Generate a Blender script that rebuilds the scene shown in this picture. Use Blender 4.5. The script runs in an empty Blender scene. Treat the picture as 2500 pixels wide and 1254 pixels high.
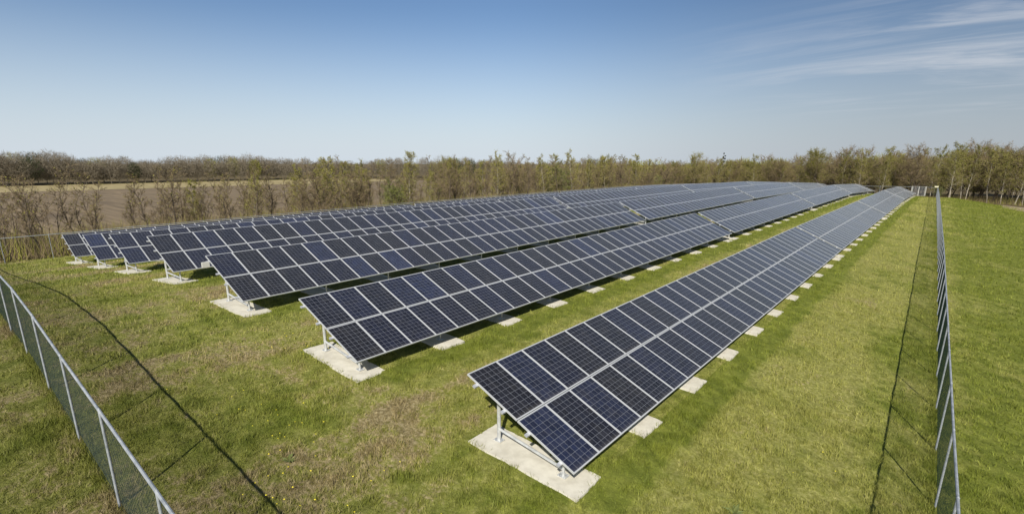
import bpy, math, random
import numpy as np
from mathutils import Matrix, Vector, noise

sc = bpy.context.scene
C = sc.collection
R = math.radians
rnd = random.Random(7)
rng = np.random.default_rng(11)
H0 = 8.0                                   # height of the eye above the datum; survey heights below are relative to the eye

# ------------------------------------------------------------------ camera
cam = bpy.data.cameras.new('camera'); camo = bpy.data.objects.new('camera', cam); C.objects.link(camo)
FW = Vector((-0.6218036450, 0.7423644898, -0.2495099021))
RT = Vector((0.7661279705, 0.6426815241, 0.0028967873))
UP = Vector((-0.1625062759, 0.1893552820, 0.9683679143))
camo.matrix_world = Matrix(((RT.x, UP.x, -FW.x, 0), (RT.y, UP.y, -FW.y, 0), (RT.z, UP.z, -FW.z, H0), (0, 0, 0, 1)))
cam.sensor_width = 36; cam.lens = 1242.125 / 2500 * 36
cam.shift_y = (718.04 - 627) / 2500
cam.clip_start = 0.1; cam.clip_end = 9000
sc.camera = camo

# ------------------------------------------------------------------ sun, sky, exposure
SUN_EL = 38.0
sx, sy = 0.52, -0.854
w = bpy.data.worlds.new('World'); sc.world = w; w.use_nodes = True
nt = w.node_tree; nt.nodes.clear()
def N(nt, typ, **kw):
    n = nt.nodes.new(typ)
    for k, v in kw.items():
        if k in ('inp',):
            for a, b in v.items(): n.inputs[a].default_value = b
        else: setattr(n, k, v)
    return n
def math_(nt, op, a, b=None, c=None, clamp=False):
    n = nt.nodes.new('ShaderNodeMath'); n.operation = op; n.use_clamp = clamp
    for i, v in enumerate((a, b, c)):
        if v is None: continue
        if isinstance(v, (int, float)): n.inputs[i].default_value = v
        else: nt.links.new(v, n.inputs[i])
    return n.outputs[0]
def mixc(nt, fac, a, b, mode='MIX'):
    n = nt.nodes.new('ShaderNodeMix'); n.data_type = 'RGBA'; n.blend_type = mode
    for s, v in ((n.inputs[0], fac), (n.inputs[6], a), (n.inputs[7], b)):
        if isinstance(v, (int, float)): s.default_value = v
        elif isinstance(v, tuple): s.default_value = (*v, 1) if len(v) == 3 else v
        else: nt.links.new(v, s)
    return n.outputs[2]
def smooth(nt, v, a, b):
    n = nt.nodes.new('ShaderNodeMapRange'); n.interpolation_type = 'SMOOTHSTEP'
    nt.links.new(v, n.inputs[0]); n.inputs[1].default_value = a; n.inputs[2].default_value = b
    return n.outputs[0]
def noise_(nt, vec, scale, detail=3, rough=.55, dist=0):
    n = nt.nodes.new('ShaderNodeTexNoise')
    n.inputs['Scale'].default_value = scale; n.inputs['Detail'].default_value = detail
    n.inputs['Roughness'].default_value = rough; n.inputs['Distortion'].default_value = dist
    if vec is not None: nt.links.new(vec, n.inputs['Vector'])
    return n.outputs[0]

sky = N(nt, 'ShaderNodeTexSky', sky_type='NISHITA'); sky.sun_disc = False
sky.sun_elevation = R(SUN_EL); sky.sun_rotation = math.atan2(sx, sy)
sky.altitude = 0; sky.air_density = 1.0; sky.dust_density = 0.6; sky.ozone_density = 3.0
tc = N(nt, 'ShaderNodeTexCoord')
# thin cirrus veils, high above the right-hand side of the view
sep = N(nt, 'ShaderNodeSeparateXYZ'); nt.links.new(tc.outputs['Generated'], sep.inputs[0])
zc = math_(nt, 'MAXIMUM', sep.outputs[2], 0.02)
px = math_(nt, 'DIVIDE', sep.outputs[0], math_(nt, 'ADD', zc, .10))
py = math_(nt, 'DIVIDE', sep.outputs[1], math_(nt, 'ADD', zc, .10))
cmb = N(nt, 'ShaderNodeCombineXYZ'); nt.links.new(px, cmb.inputs[0]); nt.links.new(py, cmb.inputs[1])
mp = N(nt, 'ShaderNodeMapping'); nt.links.new(cmb.outputs[0], mp.inputs[0])
mp.inputs['Rotation'].default_value = (0, 0, R(-28)); mp.inputs['Scale'].default_value = (0.33, 1.15, 1)
c1 = noise_(nt, mp.outputs[0], 1.75, 8, .62, 1.0)
c2 = noise_(nt, cmb.outputs[0], 0.35, 3, .5, 0)
az = math_(nt, 'DIVIDE', sep.outputs[0], math_(nt, 'MAXIMUM', sep.outputs[1], 0.05))   # direction: larger = further right
am = smooth(nt, az, -0.52, 0.05)
cl = math_(nt, 'MULTIPLY', smooth(nt, c1, 0.40, 0.72), smooth(nt, c2, 0.30, 0.52))
cl = math_(nt, 'MULTIPLY', math_(nt, 'MULTIPLY', cl, am), smooth(nt, sep.outputs[2], 0.045, 0.14))
cl = math_(nt, 'MULTIPLY', math_(nt, 'MULTIPLY', cl, math_(nt, 'SUBTRACT', 1, smooth(nt, sep.outputs[2], .18, .27))), 0.60)
hz = math_(nt, 'MULTIPLY', math_(nt, 'SUBTRACT', 1, smooth(nt, sep.outputs[2], -.05, .27)), .95)      # pale spring haze low over the land
skb = mixc(nt, hz, mixc(nt, 1, sky.outputs[0], (.88, .95, 1.04), 'MULTIPLY'), (7.2, 8.0, 8.9))
skb = mixc(nt, 1, skb, mixc(nt, smooth(nt, az, -.95, .12), (1, 1, 1), (.68, .67, .67)), 'MULTIPLY')
skc = mixc(nt, cl, skb, (7.6, 7.8, 8.2))
bg = N(nt, 'ShaderNodeBackground'); nt.links.new(skc, bg.inputs[0]); bg.inputs[1].default_value = 0.066
wo = N(nt, 'ShaderNodeOutputWorld'); nt.links.new(bg.outputs[0], wo.inputs[0])
sun = bpy.data.lights.new('sun', 'SUN'); sun.energy = 4.4; sun.angle = R(0.53); sun.color = (1.0, 0.95, 0.86)
suno = bpy.data.objects.new('sun', sun); C.objects.link(suno)
D = Vector((sx * math.cos(R(SUN_EL)), sy * math.cos(R(SUN_EL)), math.sin(R(SUN_EL)))).normalized()
suno.rotation_euler = D.to_track_quat('Z', 'Y').to_euler()
sc.view_settings.view_transform = 'Standard'; sc.view_settings.look = 'None'
sc.view_settings.gamma = 1; sc.view_settings.exposure = 0.48; sc.view_settings.use_curve_mapping = False

# ------------------------------------------------------------------ helpers
def tag(o, label=None, cat=None, group=None, kind=None):
    if label: o['label'] = label
    if cat: o['category'] = cat
    if group: o['group'] = group
    if kind: o['kind'] = kind
    return o
def mesh_np(name, V, F, mats, fm=None, smooth_=False):
    """V (n,3); F list of arrays of equal-length faces or one (m,k) array"""
    if not isinstance(F, (list, tuple)): F = [F]
    F = [np.asarray(f, dtype=np.int32) for f in F if len(f)]
    V = np.asarray(V, dtype=np.float32)
    me = bpy.data.meshes.new(name)
    nl = sum(f.size for f in F); nf = sum(len(f) for f in F)
    me.vertices.add(len(V)); me.vertices.foreach_set('co', V.ravel())
    me.loops.add(nl); me.loops.foreach_set('vertex_index', np.concatenate([f.ravel() for f in F]))
    me.polygons.add(nf)
    tot = np.concatenate([np.full(len(f), f.shape[1], np.int32) for f in F])
    st = np.concatenate([[0], np.cumsum(tot)[:-1]]).astype(np.int32)
    me.polygons.foreach_set('loop_start', st); me.polygons.foreach_set('loop_total', tot)
    for m in (mats if isinstance(mats, (list, tuple)) else [mats]): me.materials.append(m)
    if fm is not None: me.polygons.foreach_set('material_index', np.asarray(fm, dtype=np.int32))
    me.polygons.foreach_set('use_smooth', np.full(nf, bool(smooth_)))
    me.update(calc_edges=True); me.validate(clean_customdata=False)
    return me
def link(name, data, parent=None, loc=(0, 0, 0), mat=None):
    o = bpy.data.objects.new(name, data); C.objects.link(o)
    if parent: o.parent = parent
    if mat is not None: o.matrix_local = mat
    else: o.location = loc
    return o
class MB:
    def __init__(s): s.V = []; s.F = {}; s.n = 0
    def add(s, V, F):
        for f in F: s.F.setdefault(len(f), []).append([i + s.n for i in f])
        s.V += [tuple(v) for v in V]; s.n += len(V)
    def box(s, a, b):
        x0, y0, z0 = a; x1, y1, z1 = b
        s.add([(x0,y0,z0),(x1,y0,z0),(x1,y1,z0),(x0,y1,z0),(x0,y0,z1),(x1,y0,z1),(x1,y1,z1),(x0,y1,z1)],
              [(0,3,2,1),(4,5,6,7),(0,1,5,4),(1,2,6,5),(2,3,7,6),(3,0,4,7)])
    def tube(s, pts, rad, sides=8, caps=True):
        pts = [Vector(p) for p in pts]
        if isinstance(rad, (int, float)): rad = [rad] * len(pts)
        V = []; n = len(pts)
        for i, p in enumerate(pts):
            d = (pts[min(i+1, n-1)] - pts[max(i-1, 0)]).normalized()
            a = d.orthogonal().normalized() if i == 0 else (pa - d * pa.dot(d)).normalized()
            pa = a; b = d.cross(a)
            for k in range(sides):
                t = 2 * math.pi * k / sides
                V.append(p + (a * math.cos(t) + b * math.sin(t)) * rad[i])
        F = [(i*sides+k, i*sides+(k+1) % sides, (i+1)*sides+(k+1) % sides, (i+1)*sides+k) for i in range(n-1) for k in range(sides)]
        if caps: F += [tuple(range(sides))[::-1], tuple((n-1)*sides+k for k in range(sides))]
        s.add(V, F)
    def mesh(s, name, mat, smooth_=False):
        return mesh_np(name, s.V, [np.array(f) for f in s.F.values()], mat, smooth_=smooth_)

# ------------------------------------------------------------------ terrain survey (heights relative to the eye)
XN = np.array([-4000, -300, -92, -76, -66, -57.6, -47.8, -40.8, -33.8, -26.5, -19.3, -12.14, -4.9, 0.88, 5, 12, 30, 80, 4000.])
YN = np.array([-4000, -60, -12, 1.64, 7.7, 42, 73.6, 104.6, 131.5, 143, 152, 166, 200, 4000.])
fl = -12.0
ZT = {
 -4000: [-12]*19, -60: [-12]*19,
 -12: [fl,fl,-11.6,-10.8,-9.8,-9.0,-8.6,-8.0,-7.5,-7.0,-6.9,-7.1,-7.7,-8.6,-9.2,-10,-11,-12,-12],
 1.64:[fl,fl,-11.4,-10.2,-9.2,-8.0,-7.4,-6.75,-6.05,-5.47,-5.55,-6.30,-7.0,-7.85,-8.4,-9.2,-10.6,-12,-12],
 7.7: [fl,fl,-11.2,-10.0,-9.1,-7.98,-7.27,-6.65,-5.99,-5.44,-5.55,-6.10,-6.73,-7.85,-8.4,-9.1,-10.4,-12,-12],
 42:  [fl,fl,-11.0,-9.6,-8.5,-7.5,-6.87,-6.32,-5.70,-5.10,-5.24,-5.75,-6.30,-7.15,-7.7,-8.6,-10.0,-12,-12],
 73.6:[fl,fl,-10.8,-9.4,-8.3,-7.3,-6.67,-6.10,-5.52,-4.93,-5.00,-5.54,-6.15,-7.02,-7.5,-8.3,-9.8,-12,-12],
 104.6:[fl,fl,-10.8,-9.4,-8.2,-7.2,-6.60,-6.12,-5.67,-5.15,-5.14,-5.37,-6.05,-6.90,-7.2,-7.62,-9.4,-12,-12],
 131.5:[fl,fl,-10.9,-9.5,-8.4,-7.4,-6.9,-6.6,-6.37,-6.0,-6.0,-6.05,-6.4,-6.95,-7.2,-8.6,-10.0,-12,-12],
 143: [fl,fl,-11,-9.8,-8.7,-7.8,-7.4,-7.1,-6.9,-6.7,-6.7,-6.65,-6.75,-7.0,-7.5,-8.8,-10.0,-12,-12],
 152: [fl,fl,-11,-10,-9.0,-8.2,-7.9,-7.7,-7.5,-7.3,-7.3,-7.2,-7.1,-7.2,-7.9,-8.85,-10.0,-12,-12],
 166: [fl,fl,-11.3,-10.6,-10,-9.6,-9.4,-9.3,-9.2,-9.1,-9.0,-8.9,-8.8,-8.8,-8.9,-9.0,-10.0,-12,-12],
 200: [fl,fl,-11.8,-11.4,-11,-11,-11,-10.8,-10.8,-10.6,-10.5,-10.4,-10.2,-10,-10,-10,-10.6,-12,-12],
 4000:[-12]*19}
ZM = np.array([ZT[k] for k in (-4000,-60,-12,1.64,7.7,42,73.6,104.6,131.5,143,152,166,200,4000)], float) + H0
def zg(x, y):
    x = np.asarray(x, float); y = np.asarray(y, float)
    i = np.clip(np.searchsorted(XN, x) - 1, 0, len(XN) - 2); j = np.clip(np.searchsorted(YN, y) - 1, 0, len(YN) - 2)
    u = np.clip((x - XN[i]) / (XN[i+1] - XN[i]), 0, 1); v = np.clip((y - YN[j]) / (YN[j+1] - YN[j]), 0, 1)
    z = (ZM[j, i] * (1-u) + ZM[j, i+1] * u) * (1-v) + (ZM[j+1, i] * (1-u) + ZM[j+1, i+1] * u) * v
    b = 0.018 * np.sin(x * 2.1 + 1.3 * np.sin(y * .9)) * np.sin(y * 1.7 + 1.1 * np.sin(x * 1.3)) + 0.012 * np.sin(x * 5.3 + y * 3.1) 
    return z + b
def Z(x, y): return float(zg(x, y))

# ------------------------------------------------------------------ materials
def mat(name, rgb, rough=.7, metal=0., spec=.5):
    m = bpy.data.materials.new(name); m.use_nodes = True
    b = m.node_tree.nodes['Principled BSDF']
    b.inputs['Base Color'].default_value = (*rgb, 1); b.inputs['Roughness'].default_value = rough
    b.inputs['Metallic'].default_value = metal; b.inputs['Specular IOR Level'].default_value = spec
    return m
def bsdf(m): return m.node_tree, m.node_tree.nodes['Principled BSDF']

def grass_colour(t):
    """colour of the turf at a place: lush, dry and bare patches that belong to the ground"""
    g = N(t, 'ShaderNodeNewGeometry'); P = g.outputs['Position']
    s = N(t, 'ShaderNodeSeparateXYZ'); t.links.new(P, s.inputs[0]); X, Y = s.outputs[0], s.outputs[1]
    flat = N(t, 'ShaderNodeCombineXYZ'); t.links.new(X, flat.inputs[0]); t.links.new(Y, flat.inputs[1]); F = flat.outputs[0]
    n1 = noise_(t, F, .22, 5, .62, .4); n2 = noise_(t, F, 1.6, 4, .65); n3 = noise_(t, F, 9, 3, .7); n4 = noise_(t, F, .55, 5, .7, .8)
    inside = math_(t, 'MULTIPLY', smooth(t, X, -58.2, -57.2), math_(t, 'SUBTRACT', 1, smooth(t, X, 0.6, 1.6)))
    inside = math_(t, 'MULTIPLY', inside, math_(t, 'SUBTRACT', 1, smooth(t, Y, 150, 153)))
    ph = math_(t, 'FRACT', math_(t, 'DIVIDE', math_(t, 'SUBTRACT', -4.9 + 72.5, X), 7.25))      # 0 at a lower table edge, grows under the table, 1 = next row's drip line
    wob = math_(t, 'MULTIPLY', math_(t, 'SUBTRACT', n4, .5), .16)
    phw = math_(t, 'ADD', ph, wob)
    mid = math_(t, 'MULTIPLY', smooth(t, phw, .38, .50), math_(t, 'SUBTRACT', 1, smooth(t, phw, .72, .84)))     # dry wheel-worn middle of the aisle
    lane = math_(t, 'MULTIPLY', math_(t, 'MULTIPLY', smooth(t, X, -4.6, -2.9), math_(t, 'SUBTRACT', 1, smooth(t, X, -1.4, -0.2))), .75)
    mid = math_(t, 'MAXIMUM', math_(t, 'MULTIPLY', mid, math_(t, 'LESS_THAN', X, -4.9)), lane)
    head = math_(t, 'SUBTRACT', 1, smooth(t, Y, 6.0, 8.5))
    drip = math_(t, 'MULTIPLY', math_(t, 'MULTIPLY', smooth(t, ph, .84, .93), smooth(t, Y, 7.5, 9)), inside)
    dry = math_(t, 'ADD', math_(t, 'MULTIPLY', mid, math_(t, 'SUBTRACT', 1, math_(t, 'MULTIPLY', head, .55))), math_(t, 'MULTIPLY', head, .18))
    dryn = math_(t, 'ADD', math_(t, 'MULTIPLY', dry, .21), math_(t, 'MULTIPLY', math_(t, 'SUBTRACT', n1, .5), .9))
    dryn = math_(t, 'ADD', dryn, math_(t, 'MULTIPLY', math_(t, 'SUBTRACT', n2, .5), .55))
    dryn = math_(t, 'SUBTRACT', dryn, math_(t, 'MULTIPLY', drip, .35))
    dryn = math_(t, 'SUBTRACT', dryn, math_(t, 'MULTIPLY', smooth(t, X, 1.0, 2.0), .10))
    swath = noise_(t, None, 1, 3, .6); sw_ = t.nodes[-1]; smp = N(t, 'ShaderNodeMapping'); smp.inputs['Scale'].default_value = (1.3, .07, 1); t.links.new(F, smp.inputs[0]); t.links.new(smp.outputs[0], sw_.inputs['Vector'])
    dryn = math_(t, 'ADD', dryn, math_(t, 'MULTIPLY', math_(t, 'SUBTRACT', swath, .5), .28))
    lush = mixc(t, smooth(t, n2, .35, .68), (.135, .160, .026), (.215, .236, .044))
    yel = mixc(t, smooth(t, n3, .3, .7), (.235, .240, .050), (.34, .325, .11))
    col = mixc(t, smooth(t, dryn, -.14, .20), lush, yel)
    straw = mixc(t, smooth(t, n3, .35, .7), (.205, .145, .080), (.42, .34, .20))
    bare = math_(t, 'ADD', dryn, math_(t, 'MULTIPLY', math_(t, 'SUBTRACT', n3, .5), .55))
    bare = math_(t, 'ADD', math_(t, 'SUBTRACT', bare, math_(t, 'MULTIPLY', lane, .16)), math_(t, 'MULTIPLY', math_(t, 'MULTIPLY', head, .075), math_(t, 'SUBTRACT', 1, smooth(t, X, -4.5, -2.5))))
    col = mixc(t, math_(t, 'MULTIPLY', smooth(t, bare, .14, .32), .8), col, straw)
    n6 = noise_(t, F, 3.4, 3, .75, .5)
    # bare trodden soil in front of the gate, leaf litter outside the fence
    gx = math_(t, 'DIVIDE', math_(t, 'SUBTRACT', X, -3.4), 4.2); gy = math_(t, 'DIVIDE', math_(t, 'SUBTRACT', Y, 149), 9)
    gd = math_(t, 'ADD', math_(t, 'MULTIPLY', gx, gx), math_(t, 'MULTIPLY', gy, gy))
    soil = math_(t, 'SUBTRACT', 1, smooth(t, math_(t, 'ADD', gd, wob), .55, 1.1))
    out = math_(t, 'MAXIMUM', math_(t, 'SUBTRACT', 1, smooth(t, math_(t, 'ADD', X, math_(t, 'MULTIPLY', wob, 12)), -60.5, -58.5)), smooth(t, Y, 153, 158))
    litter = mixc(t, n2, (.085, .062, .035), (.17, .125, .07))
    col = mixc(t, math_(t, 'MAXIMUM', math_(t, 'MULTIPLY', soil, .85), math_(t, 'MULTIPLY', out, .92)), col, litter)
    v = math_(t, 'MULTIPLY', math_(t, 'ADD', .62, math_(t, 'MULTIPLY', n3, .76)), math_(t, 'ADD', .45, math_(t, 'MULTIPLY', n6, 1.1)))
    dark_left = math_(t, 'MULTIPLY', math_(t, 'SUBTRACT', 1, smooth(t, math_(t, 'ADD', Y, math_(t, 'MULTIPLY', wob, 20)), 2.5, 6.5)), math_(t, 'SUBTRACT', 1, smooth(t, X, -8, -3)))     # turf colour darkened towards the left fence
    v = math_(t, 'MULTIPLY', v, math_(t, 'SUBTRACT', 1, math_(t, 'MULTIPLY', dark_left, .30)))
    vc = N(t, 'ShaderNodeCombineColor'); [t.links.new(v, vc.inputs[i]) for i in range(3)]
    return mixc(t, 1, col, vc.outputs[0], 'MULTIPLY'), dryn, F

m_turf = mat('turf', (.1, .1, .02), .95, 0, .1); t, b = bsdf(m_turf)
col, dryn, F = grass_colour(t)
dk = mixc(t, 1, col, (.86, .86, .86), 'MULTIPLY')
t.links.new(dk, b.inputs['Base Color'])
bmp = N(t, 'ShaderNodeBump', inp={'Strength': .9, 'Distance': .05}); t.links.new(noise_(t, F, 22, 4, .7), bmp.inputs['Height']); t.links.new(bmp.outputs[0], b.inputs['Normal'])
m_blade = mat('grass_blades', (.1, .1, .02), .6, 0, .25); t, b = bsdf(m_blade)
col, dryn, F = grass_colour(t)
n5 = noise_(t, F, 40, 1, .5)
hs = N(t, 'ShaderNodeHueSaturation'); t.links.new(col, hs.inputs['Color']); t.links.new(math_(t, 'ADD', .62, math_(t, 'MULTIPLY', n5, 1.15)), hs.inputs['Value']); hs.inputs['Saturation'].default_value = 1.05
t.links.new(hs.outputs[0], b.inputs['Base Color'])
tr = N(t, 'ShaderNodeBsdfTranslucent'); t.links.new(hs.outputs[0], tr.inputs[0]); ms = N(t, 'ShaderNodeMixShader'); ms.inputs[0].default_value = .3
t.links.new(b.outputs[0], ms.inputs[1]); t.links.new(tr.outputs[0], ms.inputs[2])
t.links.new(ms.outputs[0], t.nodes['Material Output'].inputs[0])

def noisy(name, a, b_, scale, rough=.9, stretch=(1, 1, 1), bump=0, obj=True, detail=4, lo=.3, hi=.7):
    m = mat(name, a, rough); t, b = bsdf(m)
    tc = N(t, 'ShaderNodeTexCoord'); mp = N(t, 'ShaderNodeMapping'); mp.inputs['Scale'].default_value = stretch
    t.links.new(tc.outputs['Object'], mp.inputs[0])
    n = noise_(t, mp.outputs[0], scale, detail, .65)
    t.links.new(mixc(t, smooth(t, n, lo, hi), a, b_), b.inputs['Base Color'])
    if bump:
        bp = N(t, 'ShaderNodeBump', inp={'Strength': .6, 'Distance': bump}); t.links.new(n, bp.inputs['Height']); t.links.new(bp.outputs[0], b.inputs['Normal'])
    return m
m_plough = noisy('ploughed_soil', (.100, .070, .036), (.235, .172, .095), .30, .95, (.10, 2.4, 1), .1, detail=7)
m_stub = noisy('stubble', (.25, .20, .085), (.36, .29, .14), .12, .95, (.3, 1.5, 1), 0, detail=5)
m_path = noisy('sandy_path', (.26, .19, .12), (.34, .26, .18), 1.2, .95)
m_far = noisy('far_grass', (.06, .085, .02), (.12, .13, .03), .03, .95)
m_conc = noisy('concrete', (.48, .45, .37), (.62, .59, .50), 2.2, .85, (1, 1, 1), .004)
m_galv = noisy('galvanised_steel', (.42, .43, .43), (.62, .63, .62), 9, .42); bsdf(m_galv)[1].inputs['Metallic'].default_value = .35
m_alu = mat('aluminium_frame', (.56, .57, .57), .38, .25)
m_post = noisy('weathered_zinc', (.20, .22, .24), (.36, .38, .40), 5, .5)
m_rail = mat('galvanised_rail', (.52, .53, .55), .4, .4)
m_wire = mat('green_coated_wire', (.012, .030, .022), .6, 0, .25)
m_white = mat('pale_paint', (.50, .49, .44), .5)
m_cream = mat('pale_plastic', (.70, .66, .45), .5)
m_back = mat('white_backsheet', (.62, .63, .64), .6)

m_cell = mat('solar_cells', (.012, .014, .03), .14, 0, .5); t, b = bsdf(m_cell)
b.inputs['Sheen Weight'].default_value = .55; b.inputs['Sheen Roughness'].default_value = .35; b.inputs['Sheen Tint'].default_value = (.85, .82, .74, 1)
tc = N(t, 'ShaderNodeTexCoord'); s = N(t, 'ShaderNodeSeparateXYZ'); t.links.new(tc.outputs['Object'], s.inputs[0])
def gridline(coord, off, pitch, wid):
    u = math_(t, 'FRACT', math_(t, 'DIVIDE', math_(t, 'SUBTRACT', coord, off), pitch))
    d = math_(t, 'ABSOLUTE', math_(t, 'SUBTRACT', u, .5))
    return math_(t, 'GREATER_THAN', d, .5 - wid / pitch / 2), u
lx, ux = gridline(s.outputs[0], .025, .158, .0075); ly, uy = gridline(s.outputs[1], .035, .158, .0065)
edge = math_(t, 'MAXIMUM', math_(t, 'LESS_THAN', s.outputs[0], .026), math_(t, 'GREATER_THAN', s.outputs[0], .972))
edge = math_(t, 'MAXIMUM', edge, math_(t, 'MAXIMUM', math_(t, 'LESS_THAN', s.outputs[1], .036), math_(t, 'GREATER_THAN', s.outputs[1], 1.614)))
b1, _ = gridline(s.outputs[0], .025 + .158 / 6, .158 / 3, .0017)
line = math_(t, 'MAXIMUM', math_(t, 'MAXIMUM', lx, ly), edge)
oi = N(t, 'ShaderNodeObjectInfo')
cr = N(t, 'ShaderNodeValToRGB'); t.links.new(oi.outputs['Random'], cr.inputs[0])
cr.color_ramp.elements[0].color = (.010, .0100, .0125, 1); cr.color_ramp.elements[1].color = (.014, .020, .050, 1)
for p_, c_ in ((.35, (.008, .0088, .015, 1)), (.7, (.0078, .0092, .021, 1)), (.93, (.010, .013, .030, 1))):
    e = cr.color_ramp.elements.new(p_); e.color = c_
# each wafer differs a little from its neighbours
fl2 = N(t, 'ShaderNodeCombineXYZ')
t.links.new(math_(t, 'FLOOR', math_(t, 'DIVIDE', math_(t, 'SUBTRACT', s.outputs[0], .025), .158)), fl2.inputs[0])
t.links.new(math_(t, 'FLOOR', math_(t, 'DIVIDE', math_(t, 'SUBTRACT', s.outputs[1], .035), .158)), fl2.inputs[1])
t.links.new(math_(t, 'MULTIPLY', oi.outputs['Random'], 97), fl2.inputs[2])
wn = N(t, 'ShaderNodeTexWhiteNoise'); t.links.new(fl2.outputs[0], wn.inputs[0])
hs = N(t, 'ShaderNodeHueSaturation'); t.links.new(cr.outputs[0], hs.inputs['Color']); t.links.new(math_(t, 'ADD', .75, math_(t, 'MULTIPLY', wn.outputs[0], .6)), hs.inputs['Value'])
dn_ = noise_(t, None, 3.2, 4, .65); dn = t.nodes[-1]; dge = N(t, 'ShaderNodeNewGeometry'); t.links.new(dge.outputs['Position'], dn.inputs['Vector'])
dust = math_(t, 'ADD', math_(t, 'MULTIPLY', smooth(t, dn_, .42, .75), .030), math_(t, 'MULTIPLY', math_(t, 'SUBTRACT', 1, smooth(t, s.outputs[1], .03, .16)), .05))
cc = mixc(t, math_(t, 'MULTIPLY', b1, .45), hs.outputs[0], (.22, .24, .27))
cc = mixc(t, math_(t, 'MULTIPLY', line, .72), cc, (.24, .25, .28))
cc = mixc(t, dust, cc, (.42, .38, .30))
t.links.new(cc, b.inputs['Base Color'])
nz = noise_(t, tc.outputs['Object'], 2.5, 3, .6); t.links.new(math_(t, 'ADD', .15, math_(t, 'MULTIPLY', nz, .14)), b.inputs['Roughness'])

# ------------------------------------------------------------------ ground
def axis(parts):
    out = []
    for a, b_, st in parts: out += list(np.arange(a, b_, st))
    return np.array(out + [parts[-1][1]])
gx = axis([(-4000, -400, 400), (-400, -110, 30), (-110, -60, 3), (-60, -34, .8), (-34, 3, .3), (3, 20, .8), (20, 120, 10), (120, 4000, 400)])
gy = axis([(-4000, -100, 400), (-100, -5, 8), (-5, 40, .3), (40, 160, .9), (160, 260, 6), (260, 4200, 300)])
GX, GY = np.meshgrid(gx, gy); GZ = zg(GX, GY)
nx, ny = len(gx), len(gy); idx = np.arange(nx * ny).reshape(ny, nx)
Fq = np.stack([idx[:-1, :-1], idx[:-1, 1:], idx[1:, 1:], idx[1:, :-1]], -1).reshape(-1, 4)
g = link('ground', mesh_np('ground', np.stack([GX, GY, GZ], -1).reshape(-1, 3), Fq, m_turf, smooth_=True)); tag(g, kind='structure')
def sheet(name, poly, m, dz, n=40):
    """quad patch draped over the ground: poly = 4 corners"""
    p = [np.array(q, float) for q in poly]; V = []
    for j in range(n + 1):
        for i in range(n + 1):
            u, v = i / n, j / n
            q = (p[0]*(1-u) + p[1]*u) * (1-v) + (p[3]*(1-u) + p[2]*u) * v
            V.append((q[0], q[1], Z(q[0], q[1]) + dz))
    idx = np.arange((n+1)**2).reshape(n+1, n+1)
    f = np.stack([idx[:-1, :-1], idx[:-1, 1:], idx[1:, 1:], idx[1:, :-1]], -1).reshape(-1, 4)
    o = link(name, mesh_np(name, V, f, m, smooth_=True)); return tag(o, kind='structure')
# fields below the mound to the left (direction a = x/y from the eye)
sheet('ploughed_field', [(-285, -260), (-94, -260), (-94, 262), (-285, 262)], m_plough, .05)
sheet('stubble_field', [(-360, -260), (-285, -260), (-285, 235), (-360, 235)], m_stub, .06)
sheet('far_meadow', [(-366, 60), (-360, 60), (-360, 235), (-366, 235)], m_far, .07)
sheet('sandy_path', [(8.8, 136), (60, 118), (60, 146), (9.6, 155)], m_path, .04)

# ------------------------------------------------------------------ solar tables
PW, PL, PIT, GAP, TH = .998, 1.65, 1.01, .020, .040
TILT = .42197643; S = 2 * PL + GAP
XLOW = [-4.90, -12.14, -19.27, -26.51, -33.82, -40.77, -47.80]
YS = [7.7, 42, 73.6, 104.6, 131.5, 143]
ZLOW = [[-6.15,-5.73,-5.58,-5.45,-5.81,-6.10], [-5.53,-5.18,-4.97,-4.80,-5.43,-6.0], [-4.98,-4.67,-4.43,-4.57,-5.43,-6.0],
        [-4.87,-4.53,-4.36,-4.58,-5.43,-6.0], [-5.42,-5.13,-4.95,-5.10,-5.80,-6.3], [-6.08,-5.75,-5.53,-5.55,-6.03,-6.5], [-6.70,-6.30,-6.10,-6.03,-6.33,-6.7]]
Y0 = [7.86, 7.60, 7.52, 7.51, 7.55, 7.55, 7.55]
SEG = [(0, 33), (33.65, 31), (65.25, 30), (95.85, 26), (122.45, 9)]
# panel meshes: laminate (glass + backsheet) and the aluminium frame round it; origin = lower left corner, x along the row, y up the slope
fw_ = .026
mb = MB(); mb.box((fw_, fw_, -.030), (PW - fw_, PL - fw_, -.003))
me_lam = mesh_np('laminate', mb.V, [np.array(mb.F[4])], [m_back, m_cell], fm=[0, 1, 0, 0, 0, 0])
mb = MB()
mb.box((0, 0, -TH), (PW, fw_, 0)); mb.box((0, PL - fw_, -TH), (PW, PL, 0))
mb.box((0, fw_, -TH), (fw_, PL - fw_, 0)); mb.box((PW - fw_, fw_, -TH), (PW, PL - fw_, 0))
me_frame = mb.mesh('panel_frame', m_alu); fV, fF = mb.V, mb.F[4]
mb2 = MB(); mb2.box((fw_, fw_, -.030), (PW - fw_, PL - fw_, -.003)); n6 = mb2.n
mb2.add(fV, fF)
me_panel = mesh_np('solar_panel', mb2.V, [np.array(mb2.F[4])], [m_back, m_cell, m_alu], fm=[0, 1, 0, 0, 0, 0] + [2] * 24)
mb = MB(); mb.tube([(0, 0, 0), (0, 0, 1)], .048, 10); me_rear = mb.mesh('rear_post', m_galv, False)
mb = MB(); mb.tube([(0, 0, 0), (0, 0, 1)], .034, 8); me_front = mb.mesh('front_post', m_galv)
mb = MB(); mb.box((-.11, -.09, 0), (.11, .09, .015))
for a_ in (-.085, .085):
    for b_ in (-.065, .065): mb.tube([(a_, b_, .015), (a_, b_, .035)], .011, 6)
me_plate = mb.mesh('base_plate', m_galv)
mb = MB(); mb.tube([(0, 0, 0), (1, 0, 0)], .036, 8); me_cross = mb.mesh('crossbar', m_galv)
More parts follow.
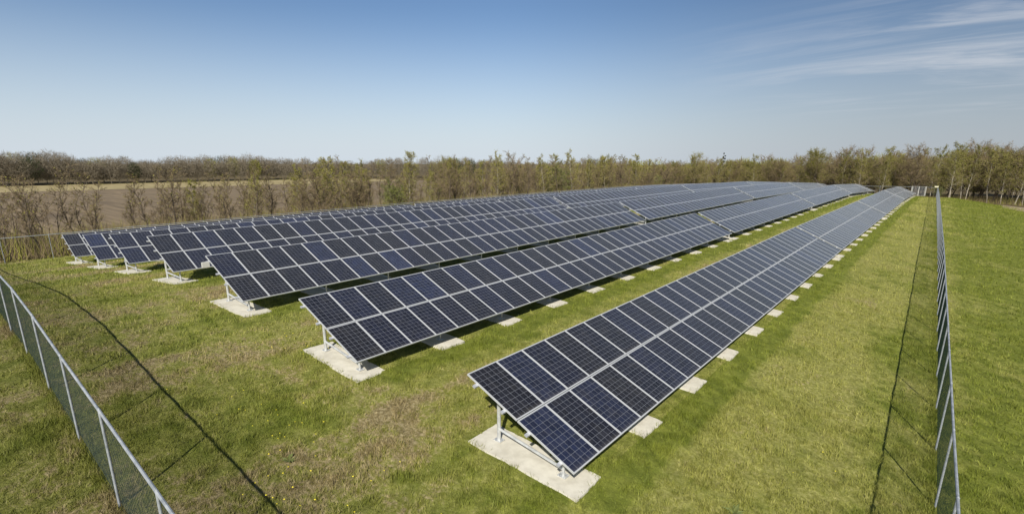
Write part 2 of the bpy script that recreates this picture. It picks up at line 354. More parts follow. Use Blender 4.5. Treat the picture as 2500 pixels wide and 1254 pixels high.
mb = MB(); mb.box((0, -.03, -.09), (1, .03, 0)); me_rafter = mb.mesh('rafter', m_galv)
mb = MB(); mb.box((0, -.04, -.045), (1, .04, 0)); me_purlin = mb.mesh('purlin', m_rail)
def slab_mesh(seed):
    r_ = random.Random(seed); a = []; lx_, ly_ = 1.52, .52
    per = [(-lx_, -ly_), (lx_, -ly_), (lx_, ly_), (-lx_, ly_)]
    for k in range(4):
        p, q = per[k], per[(k+1) % 4]; n = 16 if k % 2 == 0 else 7
        for i in range(n):
            u = i / n; x = p[0]*(1-u) + q[0]*u; y = p[1]*(1-u) + q[1]*u
            j = .014 if i else .006
            a.append((x + r_.uniform(-j, j), y + r_.uniform(-j, j)))
    n = len(a)
    V = [(x, y, .035 + r_.uniform(-.004, .004)) for x, y in a] + [(x * 1.012, y * 1.03, -.25) for x, y in a]
    F = [tuple(range(n))] + [(i + n, (i+1) % n + n, (i+1) % n, i) for i in range(n)]
    m = MB(); m.add(V, F); return m.mesh('footing', m_conc)
slabs = [slab_mesh(k) for k in range(4)]
ORD = ['first', 'second', 'third', 'fourth', 'fifth']
RORD = ['nearest row beside the right fence', 'second row from the right', 'third row from the right',
        'middle row of the seven', 'fifth row from the right', 'second row from the left', 'outermost left row']
slab_rects = []
ct, st_ = math.cos(TILT), math.sin(TILT)
for r in range(7):
    for si, (n0, cnt) in enumerate(SEG):
        ya = Y0[r] + (n0 - (.25 if r == 0 and si else 0)) * PIT; yb = ya + cnt * PIT - (PIT - PW)
        za = np.interp(ya, YS, ZLOW[r]) + H0; zb = np.interp(yb, YS, ZLOW[r]) + H0
        xl = XLOW[r]; sl = math.atan2(zb - za, yb - ya)
        base = Vector((xl, ya, Z(xl, ya)))
        root = link('solar_array', None, None, base); root.empty_display_size = .3
        where = 'at the camera end of' if si == 0 else ('at the far end of' if si == 4 else 'as ' + ORD[si] + ' table along')
        lab = {0: 'dark blue panel table at the near end of the ', 1: 'second solar panel table along the ', 2: 'third solar panel table along the ',
               3: 'fourth solar panel table along the ', 4: 'short last solar panel table of the '}[si] + RORD[r]
        tag(root, lab, 'solar array', 'tilted solar panel tables standing in rows')
        ax = Vector((0, math.cos(sl), math.sin(sl))); ay = Vector((-ct, 0, st_)); az_ = ax.cross(ay).normalized(); ay = az_.cross(ax)
        org = Vector((xl, ya, za))
        def M(u, v, wz=0., sx_=1.):
            o = org + ax * u + ay * v + az_ * wz - base
            return Matrix(((ax.x*sx_, ay.x, az_.x, o.x), (ax.y*sx_, ay.y, az_.y, o.y), (ax.z*sx_, ay.z, az_.z, o.z), (0, 0, 0, 1)))
        split = si == 0 and r < 4
        for k in range(cnt):
            for v in (0, PL + GAP):
                mm = M(k * PIT, v) @ Matrix.Rotation(R(rnd.uniform(-.12, .12)), 4, 'X') @ Matrix.Rotation(R(rnd.uniform(-.1, .1)), 4, 'Y')
                p = link('solar_panel', me_lam if split else me_panel, root, mat=mm)
                if split: link('panel_frame', me_frame, p)
        Lt = cnt * PIT - (PIT - PW)
        for v in (.36, 1.28, 2.04, 2.96):
            link('purlin', me_purlin, root, mat=M(-.11, v, -TH - .002, Lt + .22))
        nb = max(2, round((Lt - .9) / 3.26) + 1)
        for k in range(nb):
            u = .42 + (Lt - .84) * k / (nb - 1)
            yy = ya + u
            p0 = org + ax * u
            # rafter under the purlins
            o = p0 + ay * .22 + az_ * (-TH - .049) - base
            rm = Matrix(((ay.x*2.95, ax.x, az_.x, o.x), (ay.y*2.95, ax.y, az_.y, o.y), (ay.z*2.95, ax.z, az_.z, o.z), (0, 0, 0, 1)))
            link('rafter', me_rafter, root, mat=rm)
            xr, xf = xl - 2.43, xl - .55
            cx = xl - 1.43 ; zc_ = Z(cx, yy); gxs = (Z(cx + 1.4, yy) - Z(cx - 1.4, yy)) / 2.8
            s_ = link('footing', slabs[rnd.randrange(4)], root)
            s_.matrix_local = Matrix.Translation(Vector((cx, yy, zc_)) - base) @ Matrix.Rotation(-math.atan(gxs), 4, 'Y') @ Matrix.Rotation(R(rnd.uniform(-2, 2)), 4, 'Z')
            slab_rects.append((cx, yy))
            for nm, me_, xx in (('rear_post', me_rear, xr), ('front_post', me_front, xf)):
                z0 = zc_ + gxs * (xx - cx) + .036
                z1 = p0.z + (xl - xx) * st_ / ct - TH - .14
                q = link(nm, me_, root, mat=Matrix.Translation(Vector((xx, yy, z0)) - base) @ Matrix.Diagonal((1, 1, max(.15, z1 - z0), 1)))
                if si == 0 and r < 4:
                    pl_ = link('base_plate', me_plate, q); pl_.scale = (1, 1, 1 / max(.15, z1 - z0))
            zr = zc_ + gxs * (xr - cx) + .34; zf = zc_ + gxs * (xf - cx) + .20
            d = Vector((xf - xr, 0, zf - zr)); 
            link('crossbar', me_cross, root, mat=Matrix.Translation(Vector((xr, yy, zr)) - base) @ Matrix.Rotation(-math.atan2(d.z, d.x), 4, 'Y') @ Matrix.Diagonal((d.length, 1, 1, 1)))
        if r == 2 and si == 0:
            mb = MB(); mb.box((0, 0, 0), (.12, .26, .20)); mb.box((.02, .03, .2), (.10, .23, .212)); bx = mb.mesh('inverter_box', m_white)
            o = org + ay * 2.86 - ax * .30 - az_ * .22 - base
            link('inverter_box', bx, root, loc=o)

# ------------------------------------------------------------------ fences
FH = 2.03
mbp = MB(); mbp.tube([(0, 0, -.3), (0, 0, FH)], .023, 8); mbp.tube([(0, 0, FH), (0, 0, FH + .035)], [.032, .012], 8); me_fp = mbp.mesh('post', m_post)
def fence(name, label, pts, flip=False, mesh_size=.055, wire=.0015, nposts=True):
    """pts: post foot positions (x,y) in order"""
    P = [Vector((x, y, Z(x, y))) for x, y in pts]
    root = link('chain_link_fence', None, None, P[0]); tag(root, label, 'fence')
    for p in P: link('post', me_fp, root, loc=p - P[0])
    top = MB(); top.tube([p + Vector((0, 0, FH - .01)) - P[0] for p in P], .026, 8); link('top_rail', top.mesh('top_rail', m_post), root)
    ln = MB(); ln.tube([p + Vector((0, 0, .07)) - P[0] for p in P], .004, 4); link('tension_wire', ln.mesh('tension_wire', m_wire), root)
    V = []; F = []; n = 0
    Hh = FH - .06; acc = []
    for a, b_ in zip(P[:-1], P[1:]):
        L_ = (b_ - a).length; d = (b_ - a).normalized(); hd = Vector((d.x, d.y, 0)).normalized(); nn = Vector((-hd.y, hd.x, 0))
        ms_ = mesh_size
        k = 0
        for sgn in (1, -1):
            t0 = -Hh
            i = 0
            while True:
                s0 = t0 + i * ms_ * 1.414
                if s0 > L_: break
                i += 1
                # wire from (s0, 0) to (s0+Hh, Hh) clipped to the bay
                u0, h0, u1, h1 = s0, 0., s0 + Hh, Hh
                if u0 < 0: h0 = -u0; u0 = 0.
                if u1 > L_: h1 = Hh - (u1 - L_); u1 = L_
                if u1 - u0 < .01: continue
                if sgn < 0: u0, u1 = L_ - u0, L_ - u1
                A = a + d * u0 + Vector((0, 0, h0 + .05)) + nn * -(.028 + .002 * sgn); B = a + d * u1 + Vector((0, 0, h1 + .05)) + nn * -(.028 + .002 * sgn)
                A = A - P[0]; B = B - P[0]
                dd = (B - A).normalized(); e1 = nn; e2 = dd.cross(e1).normalized()
                for q in (A, B):
                    for kk in range(3):
                        an = 2.0944 * kk; V.append(q + (e1 * math.cos(an) + e2 * math.sin(an)) * wire * 1.25)
                F += [(n, n+1, n+4, n+3), (n+1, n+2, n+5, n+4), (n+2, n, n+3, n+5)]; n += 6
    link('wire_mesh', mesh_np('wire_mesh', [tuple(v) for v in V], np.array(F), m_wire), root)
    return root
fence('f', 'tall green chain-link fence running away along the right side of the solar rows', [(.98 - .0195 * (3 * k - 12), 14.15 - 12 + 3 * k) for k in range(50)])
fence('f', 'green chain-link fence crossing the lower left corner, in front of the row ends', [(1.22, 1.64)] + [(-2.15 - 3 * k, 1.64) for k in range(19)] + [(-57.6, 1.64)])
fence('f', 'chain-link fence behind the outermost left row, at the foot of bare trees', [(-57.6, 1.70 + 3.0 * k) for k in range(50)] + [(-57.6, 150.5)], mesh_size=.09)
fence('f', 'far end fence behind the row ends, left of the pale gate', [(-6.2 - 3.025 * k, 150.5) for k in range(18)], mesh_size=.12)
fence('f', 'short far piece of fence between the pale gate and the corner post', [(-3.7, 150.5), (-1.68, 150.5)], mesh_size=.12)
# gate
gr = link('gate', None, None, (-6.1, 150.5, Z(-6.1, 150.5))); tag(gr, 'pale double-leaf metal gate in the far fence beside the last panels', 'gate')
zz = Z(-3.8, 150.5) - Z(-6.1, 150.5)
for k, (xa, xb) in enumerate(((0, 1.12), (1.18, 2.3))):
    m = MB(); za_, zb_ = .08 + zz * xa / 2.3, .08 + zz * xb / 2.3
    m.tube([(xa, 0, za_), (xa, 0, za_ + 2.05), (xb, 0, zb_ + 2.05), (xb, 0, zb_), (xa, 0, za_)], .045, 8)
    lf = link('gate_leaf', m.mesh('gate_leaf', m_white), gr)
    m = MB()
    for i in range(13):
        x_ = xa + (xb - xa) * (i + .5) / 13; m.tube([(x_, 0, za_), (x_, 0, za_ + 2.05)], .011, 4)
    link('bars', m.mesh('bars', m_post), lf)
for x_ in (-.16, 2.44):
    m = MB(); m.tube([(x_, 0, -.3), (x_, 0, 2.2)], .05, 8); link('gate_post', m.mesh('gate_post', m_white), gr)
# pale box on the corner post
m = MB(); m.box((-.55, -.14, 0), (.12, .14, .26)); m.box((-.58, -.17, .26), (.15, .17, .30)); m.tube([(0, 0, -.08), (0, 0, .02)], .05, 8)
bx = link('junction_box', m.mesh('junction_box', m_cream), None, (-1.68, 150.5, Z(-1.68, 150.5) + FH + .08)); tag(bx, 'small pale yellow box mounted on top of the far corner fence post', 'box')

# ------------------------------------------------------------------ grass and dandelions
def blades(n, xr, yr, h, wd, keep, seed, yellow=False):
    g_ = np.random.default_rng(seed)
    x = g_.uniform(*xr, n); y = g_.uniform(*yr, n)
    k = keep(x, y, g_); x = x[k]; y = y[k]; n = len(x)
    hh = h * g_.uniform(.45, 1.25, n); ww = wd * g_.uniform(.6, 1.3, n); a = g_.uniform(0, 2 * np.pi, n); la = g_.uniform(0, 2 * np.pi, n); ln = hh * g_.uniform(.15, .95, n)
    tuft = np.sin(x * 4.3 + 2 * np.sin(y * 2.9 + x)) * np.sin(y * 4.9 + 2 * np.sin(x * 3.7 - y)); hh = hh * (1.15 + .75 * tuft); ln = ln * (1.1 + .5 * tuft)
    z = zg(x, y) - .006
    V = np.empty((n, 3, 3)); V[:, 0] = np.stack([x - np.cos(a)*ww/2, y - np.sin(a)*ww/2, z], -1); V[:, 1] = np.stack([x + np.cos(a)*ww/2, y + np.sin(a)*ww/2, z], -1)
    V[:, 2] = np.stack([x + np.cos(la)*ln, y + np.sin(la)*ln, z + hh], -1)
    return V.reshape(-1, 3)
SR = np.array(slab_rects)
def off_slabs(x, y, g_):
    k = np.ones(len(x), bool)
    near = SR[(SR[:, 1] < 75)]
    for cx, cy in near:
        k &= ~((np.abs(x - cx) < 1.50 + .05 * np.sin(y * 19)) & (np.abs(y - cy) < .49 + .05 * np.sin(x * 23)))
    return k
def keepf(dmin, dmax):
    def f(x, y, g_):
        d = np.hypot(x, y); az_ = x / np.maximum(y, .01)
        k = (d >= dmin) & (d < dmax)
        # visible wedge only
        u = x * RT.x + y * RT.y; v = x * FW.x + y * FW.y + 1.9
        k &= np.abs(u) < v * 1.06 + 1.0
        # the strip right under the tables is in full shade and hidden
        ph = np.mod((-4.9 - x) / 7.25, 1.0); under = (ph < .34) & (ph > .03) & (y > 9.5) & (x < -4.9) & (x > -51)
        k &= ~under
        # tufty: thin out where a slow wave is low
        tf = np.sin(x * 3.1 + 2 * np.sin(y * 1.7)) * np.sin(y * 2.7 + 2 * np.sin(x * 2.3))
        k &= g_.random(len(x)) < .62 + .38 * tf
        kk = np.where(k)[0]; o = off_slabs(x[kk], y[kk], g_); k[kk] = o
        return k
    return f
VV = [blades(1750000, (-30, 14), (-5, 24), .085, .015, keepf(4, 17), 1),
      blades(1280000, (-45, 26), (-5, 45), .085, .026, keepf(17, 34), 2),
      blades(660000, (-62, 40), (-5, 80), .10, .045, keepf(34, 66), 3),
      blades(420000, (-62, 40), (20, 150), .12, .09, keepf(66, 150), 4)]
# taller ragged grass along the slab edges and below fences
def fringe(n, seed):
    g_ = np.random.default_rng(seed); nr = SR[(SR[:, 1] < 45)]
    i = g_.integers(0, len(nr), n); sd = g_.integers(0, 4, n); u = g_.uniform(-1, 1, n)
    x = np.where(sd < 2, u * 1.52, np.where(sd == 2, -1.53, 1.53)); y = np.where(sd < 2, np.where(sd == 0, -.525, .525), u * .52)
    x = x + nr[i, 0] + g_.normal(0, .022, n); y = y + nr[i, 1] + g_.normal(0, .022, n)
    return x, y
x, y = fringe(9000, 9); x2 = np.concatenate([rng.normal(.0, .09, 30000), rng.uniform(-30, .9, 16000)]); y2 = np.concatenate([rng.uniform(1.6, 70, 30000), rng.normal(1.62, .09, 16000)])
x = np.concatenate([x, x2]); y = np.concatenate([y, y2]); n = len(x)
x[len(x)-46000:len(x)-16000] += .98 - .0195 * (y[len(x)-46000:len(x)-16000] - 14.15)
g_ = rng; hh = .15 * g_.uniform(.4, 1.2, n); a = g_.uniform(0, 6.28, n); la = g_.uniform(0, 6.28, n); ln = hh * g_.uniform(.1, .8, n); z = zg(x, y) - .01; ww = np.full(n, .016)
V = np.empty((n, 3, 3)); V[:, 0] = np.stack([x - np.cos(a)*ww/2, y - np.sin(a)*ww/2, z], -1); V[:, 1] = np.stack([x + np.cos(a)*ww/2, y + np.sin(a)*ww/2, z], -1); V[:, 2] = np.stack([x + np.cos(la)*ln, y + np.sin(la)*ln, z + hh], -1)
VV.append(V.reshape(-1, 3))
VV = np.concatenate(VV)
gr_ = link('grass', mesh_np('grass', VV, np.arange(len(VV)).reshape(-1, 3), m_blade)); tag(gr_, 'short mown grass with dry straw patches around the panels', 'grass', kind='stuff')
m_dand = mat('dandelion_yellow', (.75, .62, .03), .7)
V = []; F = []; n = 0
for cx_, cy_, num in ((-11.5, 5.2, 26), (-9.5, 4.2, 22), (-13.5, 4.6, 12), (-8.5, 5.2, 12), (-8.6, 3.6, 10), (1.9, 13, 18), (-16, 7, 8), (-15.5, 7.5, 16), (3, 11, 14), (-2, 13, 6), (-13, 8.6, 6), (-6, 5.5, 6)):
    for _ in range(int(num * .6)):
        x_ = rnd.gauss(cx_, .55); y_ = rnd.gauss(cy_, .45); z_ = Z(x_, y_) + rnd.uniform(.06, .1); r_ = rnd.uniform(.012, .022)
        for k in range(8): V.append((x_ + r_*math.cos(k*.785), y_ + r_*math.sin(k*.785), z_ + rnd.uniform(-.004, .004)))
        V.append((x_, y_, z_ + .012)); F += [(n+k, n+(k+1) % 8, n+8) for k in range(8)]; n += 9
dn = link('dandelions', mesh_np('dandelions', V, np.array(F), m_dand)); tag(dn, 'tiny yellow dandelions scattered in the grass', 'flowers', kind='stuff')
# a few broad-leaved weed rosettes
m_leaf = noisy('weed_leaf', (.10, .13, .03), (.16, .18, .05), 8, .6)
def weed(x_, y_, sz, label):
    z_ = Z(x_, y_); m = MB()
    for k in range(15):
        an = k * 2.4 + rnd.uniform(-.3, .3); L_ = sz * rnd.uniform(.6, 1); el = rnd.uniform(.15, .8); dx, dy = math.cos(an), math.sin(an)
        wv = L_ * .17; pts = [(0, 0, 0), (L_*.45*dx - wv*dy, L_*.45*dy + wv*dx, L_*.45*el), (L_*dx, L_*dy, L_*el*.62), (L_*.45*dx + wv*dy, L_*.45*dy - wv*dx, L_*.45*el)]
        m.add(pts, [(0, 1, 2), (0, 2, 3)])
    o = link('weed', m.mesh('weed', m_leaf), None, (x_, y_, z_)); tag(o, label, 'plant')
weed(-2.35, 10.2, .30, 'broad-leaved weed rosette in the lawn right of the nearest slabs')
weed(-10.2, 4.5, .22, 'small leafy weed rosette beyond the lower left fence')

# ------------------------------------------------------------------ trees
m_bark = noisy('bark_brown', (.070, .052, .036), (.135, .105, .072), 2.5, .9, (1, 1, .3))
m_barkp = noisy('bark_pale', (.20, .17, .12), (.38, .34, .27), 1.6, .85, (1, 1, .6))
def twigmat(name, a, b_):
    m = mat(name, a, .9, 0, .15); t, b = bsdf(m); oi = N(t, 'ShaderNodeObjectInfo'); ge = N(t, 'ShaderNodeNewGeometry')
    n = noise_(t, ge.outputs['Position'], .9, 2, .6)
    f = math_(t, 'MULTIPLY', math_(t, 'ADD', oi.outputs['Random'], n), .6)
    t.links.new(mixc(t, f, a, b_), b.inputs['Base Color']); return m
m_twig = twigmat('twigs_brown', (.135, .100, .055), (.250, .190, .110))
m_bud2 = twigmat('buds_olive', (.130, .138, .022), (.25, .24, .050))
m_twigg = twigmat('twigs_grey', (.12, .10, .07), (.21, .18, .13))
m_bud = twigmat('buds_yellow_green', (.175, .180, .028), (.31, .295, .060))
m_green = twigmat('leaves_fresh_green', (.13, .155, .030), (.21, .225, .055))
m_ever = twigmat('needles_dark', (.022, .034, .014), (.05, .06, .025))

def tree_meshes(seed, h, kind):
    """kinds: slim, multi, oak, birch, bush, fir. returns trunk mesh, crown mesh"""
    r_ = random.Random(seed); T_ = MB(); TV = []; LV = []
    def rv(): return Vector((r_.gauss(0, 1), r_.gauss(0, 1), r_.gauss(0, 1))).normalized()
    def twig(p, d, L_, w_):
        s_ = d.cross(rv()).normalized() * w_ / 2; q = p + d * L_ + rv() * L_ * .15
        TV.extend((p - s_, p + s_, q)); return q
    def leaf(p, sz):
        a_ = rv(); b2 = a_.cross(rv()).normalized(); LV.extend((p, p + a_ * sz, p + (a_ * .5 + b2 * .8) * sz))
    P = dict(slim=(22, 6, 12, .26, .22), multi=(24, 7, 13, .10, .36), oak=(30, 9, 18, .20, .36), birch=(30, 7, 15, .18, .27), bush=(24, 7, 15, .05, .42), fir=(30, 6, 12, .06, .22))[kind]
    nl, nsb, ntw, f0, spread = P
    wt = .024 if h < 11 else .036
    tr_ = h * {'slim': .014, 'multi': .012, 'birch': .009, 'bush': .010}.get(kind, .014)
    stems = []
    ns = {'multi': 3, 'bush': 5}.get(kind, 1)
    for s_ in range(ns):
        pts = []; x_ = y_ = 0; lean = Vector((r_.gauss(0, .05), r_.gauss(0, .05), 0)) * (4 if ns > 1 else 1)
        wob = .022 if kind in ('oak', 'slim', 'multi') else .007
        hs_ = h * (1 if s_ == 0 else r_.uniform(.7, .95)); nseg = 9
        for i in range(nseg + 1):
            pts.append(Vector((x_, y_, hs_ * i / nseg * .93))); x_ += r_.gauss(0, wob) * h + lean.x * h / nseg; y_ += r_.gauss(0, wob) * h + lean.y * h / nseg
        pts[0].z = -.4
        rad = [tr_ * (1 - .93 * (i / nseg) ** .9) * (1 if ns == 1 else .7) for i in range(nseg + 1)]; rad[0] *= 1.3
        T_.tube(pts, rad, 6); stems.append((pts, rad, hs_))
    for pts, rad, hs_ in stems:
        for k in range(nl // ns + 2):
            f = f0 + (1 - f0) * ((k + r_.random()) / (nl // ns + 2)); f = min(f, .985)
            i = f * 9; i0 = min(int(i), 8); p = pts[i0].lerp(pts[i0+1], i - i0)
            an = k * 2.4 + r_.uniform(-.5, .5)
            if kind == 'fir': L_ = h * spread * (1.05 - f); up = -.05
            elif kind == 'oak': L_ = h * spread * (1.0 - .60 * max(0, f - .5) / .5) * r_.uniform(.8, 1.08); up = r_.uniform(.3, .95)
            elif kind == 'bush': L_ = h * spread * (1.0 - .5 * f) * r_.uniform(.7, 1.1); up = r_.uniform(.3, 1.0)
            else: L_ = h * spread * (1.05 - .7 * f) * r_.uniform(.6, 1.15); up = r_.uniform(.6, 1.6)
            d = Vector((math.cos(an), math.sin(an), up)).normalized()
            lp = [p]; n_ = 4; dd = d.copy()
            for j in range(n_): dd = (dd + rv() * .18 + Vector((0, 0, .05))).normalized(); lp.append(lp[-1] + dd * L_ / n_)
            r0 = max(.012, rad[i0] * (.28 if kind == 'birch' else .45)); T_.tube(lp, [r0 * (1 - .8 * j / n_) for j in range(n_ + 1)], 4, caps=False)
            for j in range(nsb):
                g2 = .25 + .75 * (j + r_.random()) / nsb; q = g2 * n_; q0 = min(int(q), n_ - 1); sp = lp[q0].lerp(lp[q0+1], q - q0)
                sd = (dd + rv() * .95 + Vector((0, 0, .12 if kind != 'fir' else -.1))).normalized(); SL = L_ * r_.uniform(.3, .55)
                s_ = sd.cross(rv()).normalized() * .014
                e_ = sp + sd * SL; T_.add([sp - s_, sp + s_, e_], [(0, 1, 2)])
                for kk in range(ntw):
                    tp = sp.lerp(e_, r_.random()); td = (sd + rv() * .9).normalized()
                    q_ = twig(tp, td, r_.uniform(.4, 1.0) * SL * .75, wt * r_.uniform(.6, 1.2))
                    if kind in ('birch_', ): pass
                    leaf(tp.lerp(q_, r_.random()), r_.uniform(.05, .11) * (1 if h < 11 else 1.5)); leaf(q_, r_.uniform(.05, .11) * (1 if h < 11 else 1.5))
    return T_, TV, LV
def build_tree(seed, h, kind, bark, twm, lfm, leafy):
    T_, TV, LV = tree_meshes(seed, h, kind)
    tm = T_.mesh('trunk', bark)
    n1_ = len(TV) // 3; L_ = LV if leafy >= 1 else LV[: int(len(LV) // 3 * leafy) * 3]
    if 0 < leafy < 1:
        rr = random.Random(seed); ids = rr.sample(range(len(LV) // 3), int(len(LV) // 3 * leafy)); L_ = [v for i in ids for v in LV[3*i:3*i+3]]
    if leafy == 0: L_ = []
    V = [tuple(v) for v in TV] + [tuple(v) for v in L_]
    cm = mesh_np('crown', V, np.arange(len(V)).reshape(-1, 3), [twm, lfm], fm=[0] * n1_ + [1] * (len(L_) // 3))
    return tm, cm
LIB = {
 'slim': [build_tree(s_, 7.4, 'slim', m_bark, m_twig, m_bud, 0.04) for s_ in (1, 2, 3, 4)],
 'multi': [build_tree(s_, 6.8, 'multi', m_bark, m_twig, m_bud, 0.03) for s_ in (5, 6)],
 'ybirch': [build_tree(s_, 8.0, 'birch', m_barkp, m_twig, m_bud, .5) for s_ in (7, 8, 9)],
 'bush': [build_tree(s_, 5.5, 'bush', m_bark, m_twigg, m_green, 1) for s_ in (10, 11)],
 'oak': [build_tree(s_, 15, 'oak', m_bark, m_twig, m_bud, 0.02) for s_ in (12, 13, 14)],
 'budoak': [build_tree(s_, 14, 'oak', m_bark, m_twig, m_bud2, .9) for s_ in (15, 16, 21)],
 'tall': [build_tree(s_, 14.5, 'birch', m_barkp, m_twig, m_bud2, .75) for s_ in (17, 18, 19)],
 'fir': [build_tree(20, 13, 'fir', m_bark, m_ever, m_ever, 1)],
}
INFO = {
 'slim': ('bare_tree', 'tree'), 'multi': ('bare_tree', 'tree'), 'ybirch': ('birch_tree', 'tree'), 'bush': ('bush', 'bush'),
 'oak': ('bare_tree', 'tree'), 'budoak': ('budding_tree', 'tree'), 'tall': ('pale_trunk_tree', 'tree'), 'fir': ('fir_tree', 'tree')}
def put(kind, x_, y_, hgt, label, group=None, vi=None, wide=1.0):
    lib = LIB[kind]; base_h = {'slim': 7.4, 'multi': 6.8, 'ybirch': 8, 'bush': 5.5, 'oak': 15, 'budoak': 14, 'tall': 14.5, 'fir': 13}[kind]
    tm, cm = lib[rnd.randrange(len(lib)) if vi is None else vi]
    s_ = hgt / base_h; o = link(INFO[kind][0], None, None, (x_, y_, Z(x_, y_) - .05)); o.rotation_euler = (0, 0, rnd.uniform(0, 6.28)); o.scale = (s_ * wide, s_ * wide, s_)
    tag(o, label, INFO[kind][1], group); link('trunk', tm, o); link('crown', cm, o); return o
# strip of young trees on the slope behind the left fence
gA = 'young trees on the slope behind the left fence'
y_ = 2.0
LA = {'slim': 'slender bare brown tree on the slope behind the left fence', 'multi': 'bare several-stemmed young tree on the slope behind the left fence',
      'ybirch': 'pale-stemmed tree with yellow-green buds behind the outermost left row', 'bush': 'fresh green bush among bare trees behind the outermost left row'}
cntA = 0
while y_ < 152:
    for row_ in range(3 if y_ < 30 else 4):
        if rnd.random() < (.16 if y_ < 34 else .05): continue
        x_ = (-64.5, -69, -74, -80)[row_] + rnd.uniform(-1.8, 1.8); yy = y_ + rnd.uniform(-1.2, 1.2)
        f = min(1, max(0, (y_ - 15) / 110)); hgt = (8.6 + 1.9 * f) * rnd.uniform(.72, 1.08)
        q = rnd.random(); kind = 'slim' if q < .58 else ('multi' if q < .80 else ('ybirch' if q < .96 else 'bush'))
        if y_ > 38 and kind in ('slim', 'multi') and rnd.random() < .06: kind = 'ybirch'
        if y_ < 28 and kind in ('ybirch', 'bush'): kind = 'slim'
        if kind == 'bush': hgt *= .6
        put(kind, x_, yy, hgt, LA[kind], gA + {'slim': '', 'multi': ', several-stemmed', 'ybirch': ', budding', 'bush': ', green bushes'}[kind]); cntA += 1
    y_ += 2.0 if y_ < 40 else 2.15
def at_px(px_, x_):
    """y for a thing at world x seen at picture column px_ (of 2500), on flat ground"""
    k = (px_ - 1250) / 1242.125
    # (x*RTx+y*RTy) = k*(x*FWx+y*FWy+2.6)
    return (k * (x_ * FW.x + 2.6) - x_ * RT.x) / (RT.y - k * FW.y)
for px_, x_, hgt, kind, lab in ((488, -68, 7.3, 'ybirch', 'thin birch with yellow-green buds, left of the lone green tree line'), (625, -68, 7.6, 'ybirch', 'slim budding birch over the left row ends, yellow-green crown'),
    (820, -67, 9.6, 'ybirch', 'tall yellow-green birch with a white trunk, middle left'), (880, -76, 9.8, 'ybirch', 'yellow-green birch just right of the white-trunked one'),
    (1090, -80, 10.5, 'budoak', 'broad yellow-green round-crowned tree left of the picture centre'), (1365, -64, 8.2, 'bush', 'bright fresh green bushy tree just right of the picture centre'),
    (1225, -76, 10, 'ybirch', 'budding birch near the picture centre, beyond the silhouetted rows'), (1470, -66, 10, 'budoak', 'budding olive-green tree right of the bright green bush'),
    (1700, -60, 12, 'budoak', 'full olive-green tree beyond the crest of the panels'), (1745, -63, 11, 'bush', 'dense green bush beyond the crest of the panels')):
    put(kind, x_, at_px(px_, x_), hgt, lab)
# wood behind the far end
gC = 'trees of the wood behind the far fence'
LC = {'oak': 'bare brown broad-crowned tree in the wood behind the far fence', 'budoak': 'tree with olive-green buds in the wood behind the far fence',
      'tall': 'slender pale-trunked tree at the front of the wood behind the far fence', 'slim': 'thin young bare tree at the edge of the wood behind the far fence'}
for row_ in range(4):
    yb = 168 + row_ * 7.5; x_ = -88
    while x_ < 52:
        q = rnd.random(); 
        if row_ == 0: kind = 'tall' if q < .68 else ('slim' if q < .7 else ('oak' if q < .86 else 'budoak'))
        else: kind = 'oak' if q < .42 else ('budoak' if q < .86 else 'tall')
        grow = .78 + .17 * min(1, max(0, (x_ + 60) / 70))
        hgt = {'oak': 14.5, 'budoak': 13.5, 'tall': 13.5, 'slim': 9}[kind] * grow * rnd.uniform(.85, 1.12)
        put(kind, x_ + rnd.uniform(-1.2, 1.2), yb + rnd.uniform(-2.5, 2.5), hgt, LC[kind], gC + {'oak': ', bare', 'budoak': ', budding', 'tall': ', pale-trunked', 'slim': ', thin'}[kind])
        x_ += rnd.uniform(3.0, 4.6) if row_ else rnd.uniform(1.9, 3.4)
put('fir', -58, 176, 14.6, 'dark pointed fir tree standing above the wood behind the far fence')
put('tall', .6, 158, 11.0, 'lone tall birch with a pale straight stem just behind the far fence corner', vi=1)
put('bush', -1.2, 153.5, 2.6, 'low dark green bush behind the far fence by the corner')

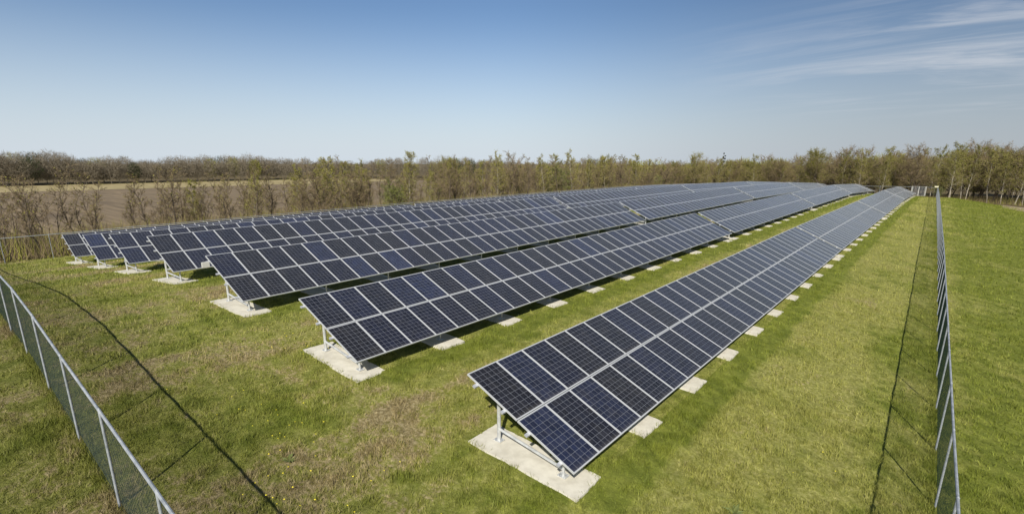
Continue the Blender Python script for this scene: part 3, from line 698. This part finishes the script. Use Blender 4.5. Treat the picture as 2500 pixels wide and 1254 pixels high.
# distant wood beyond the fields, one mass
def mass(name, label, spots, seed, tris, mats_=(None,), hmul=1.0):
    g_ = np.random.default_rng(seed); Vs = []; ms_ = []
    for (x_, y_, hgt, kd) in spots:
        n = tris; wd = hgt * g_.uniform(.26, .40)
        th = g_.uniform(0, 2*np.pi, n); u = g_.uniform(-1, 1, n); rr = g_.uniform(.25, 1, n) ** .5
        lob = 1 + .22 * np.sin(th * 3 + g_.uniform(0, 6)) * np.sqrt(1 - u*u)
        cx = x_ + wd * rr * np.sqrt(1-u*u) * np.cos(th) * lob; cy = y_ + wd * rr * np.sqrt(1-u*u) * np.sin(th) * lob
        cz = Z(x_, y_) + hgt * (.56 + .44 * u * rr)
        d = np.stack([np.cos(th) * .6, np.sin(th) * .6, np.abs(u) + .4], -1) + g_.normal(0, .55, (n, 3)); d /= np.linalg.norm(d, axis=1)[:, None]
        s_ = np.cross(d, g_.normal(0, 1, (n, 3))); s_ /= np.linalg.norm(s_, axis=1)[:, None]
        p = np.stack([cx, cy, cz], -1); L_ = g_.uniform(.8, 2.0, n)[:, None]; ww = g_.uniform(.025, .075, n)[:, None] * (520 / tris if tris < 1000 else 1) * (1.5 if kd else 1) * 1.15
        Vs.append(np.stack([p - s_*ww, p + s_*ww, p + d*L_], 1)); ms_ += [kd] * n
        # trunk
        t0 = Z(x_, y_); k = .16
        Vs.append(np.array([[[x_-k, y_-k, t0], [x_+k, y_+k, t0], [x_, y_, t0 + hgt*.8]], [[x_-k, y_+k, t0], [x_+k, y_-k, t0], [x_, y_, t0 + hgt*.8]]])); ms_ += [0, 0]
    V = np.concatenate(Vs).reshape(-1, 3)
    o = link(name, mesh_np(name, V, np.arange(len(V)).reshape(-1, 3), [m_twigg, m_bud2, m_ever], fm=ms_)); tag(o, label, 'wood', kind='stuff'); return o
spots = []
def dirv(px_):
    v = FW + RT * ((px_ - 1250) / 1242.125); v.z = 0; return v.normalized()
px_ = -140
while px_ < 1500:
    d = dirv(px_)
    for dep in range(4):
        base_r = 362 if px_ < 620 else 362 + (px_ - 620) * .02
        r_ = base_r / max(.6, abs(d.x)) * 1.0 if abs(d.x) > .5 else 420
        r_ = min(r_, 430) + dep * 11 + rnd.uniform(-4, 4)
        hh_ = 14.0 * rnd.uniform(.72, 1.16) * (1.0 + .10 * math.sin(px_ * .013) + .06 * math.sin(px_ * .041)) + (2 if px_ < 40 else 0)
        q = rnd.random(); spots.append((d.x * r_, d.y * r_, hh_, 1 if q < .06 else (2 if q < .13 else 0)))
    px_ += rnd.uniform(13, 22)
mass('distant_wood', 'long brown leafless wood along the horizon beyond the fields', spots, 5, 1150)  # distance haze is put into the colour: greyer twigs on this wood
# understorey / undergrowth of the wood behind the far fence
spots = []
for _ in range(170):
    x_ = rnd.uniform(-120, 75); yq = rnd.uniform(196, 235); spots.append((x_, yq, (13.5 if x_ > -30 else 12) * rnd.uniform(.8, 1.08), 1 if rnd.random() < .5 else 0))
mass('wood_depth', 'dense brown depth of the wood behind its front trees', spots, 6, 1100)
def scrub(name, label, n, xr, yr, hr, seed, mats):
    g_ = np.random.default_rng(seed); x = g_.uniform(*xr, n); y = g_.uniform(*yr, n); hh = g_.uniform(*hr, n)
    z = zg(x, y); d = g_.normal(0, .35, (n, 3)); d[:, 2] = 1; a = g_.uniform(0, 6.28, n); ww = g_.uniform(.012, .035, n)
    p = np.stack([x, y, z], -1); s_ = np.stack([np.cos(a), np.sin(a), 0 * a], -1) * ww[:, None]
    V = np.stack([p - s_, p + s_, p + d * hh[:, None]], 1).reshape(-1, 3)
    o = link(name, mesh_np(name, V, np.arange(len(V)).reshape(-1, 3), mats, fm=(g_.random(n) < .3).astype(int))); tag(o, label, 'undergrowth', kind='stuff')
scrub('undergrowth', 'thin brown brushwood under the trees behind the left fence', 70000, (-82, -60), (-2, 158), (.6, 3.4), 3, [m_twig, m_bud])
scrub('brushwood', 'brown brushwood along the foot of the wood behind the far fence', 42000, (-90, 50), (163, 200), (.4, 1.9), 4, [m_twig, m_bud])
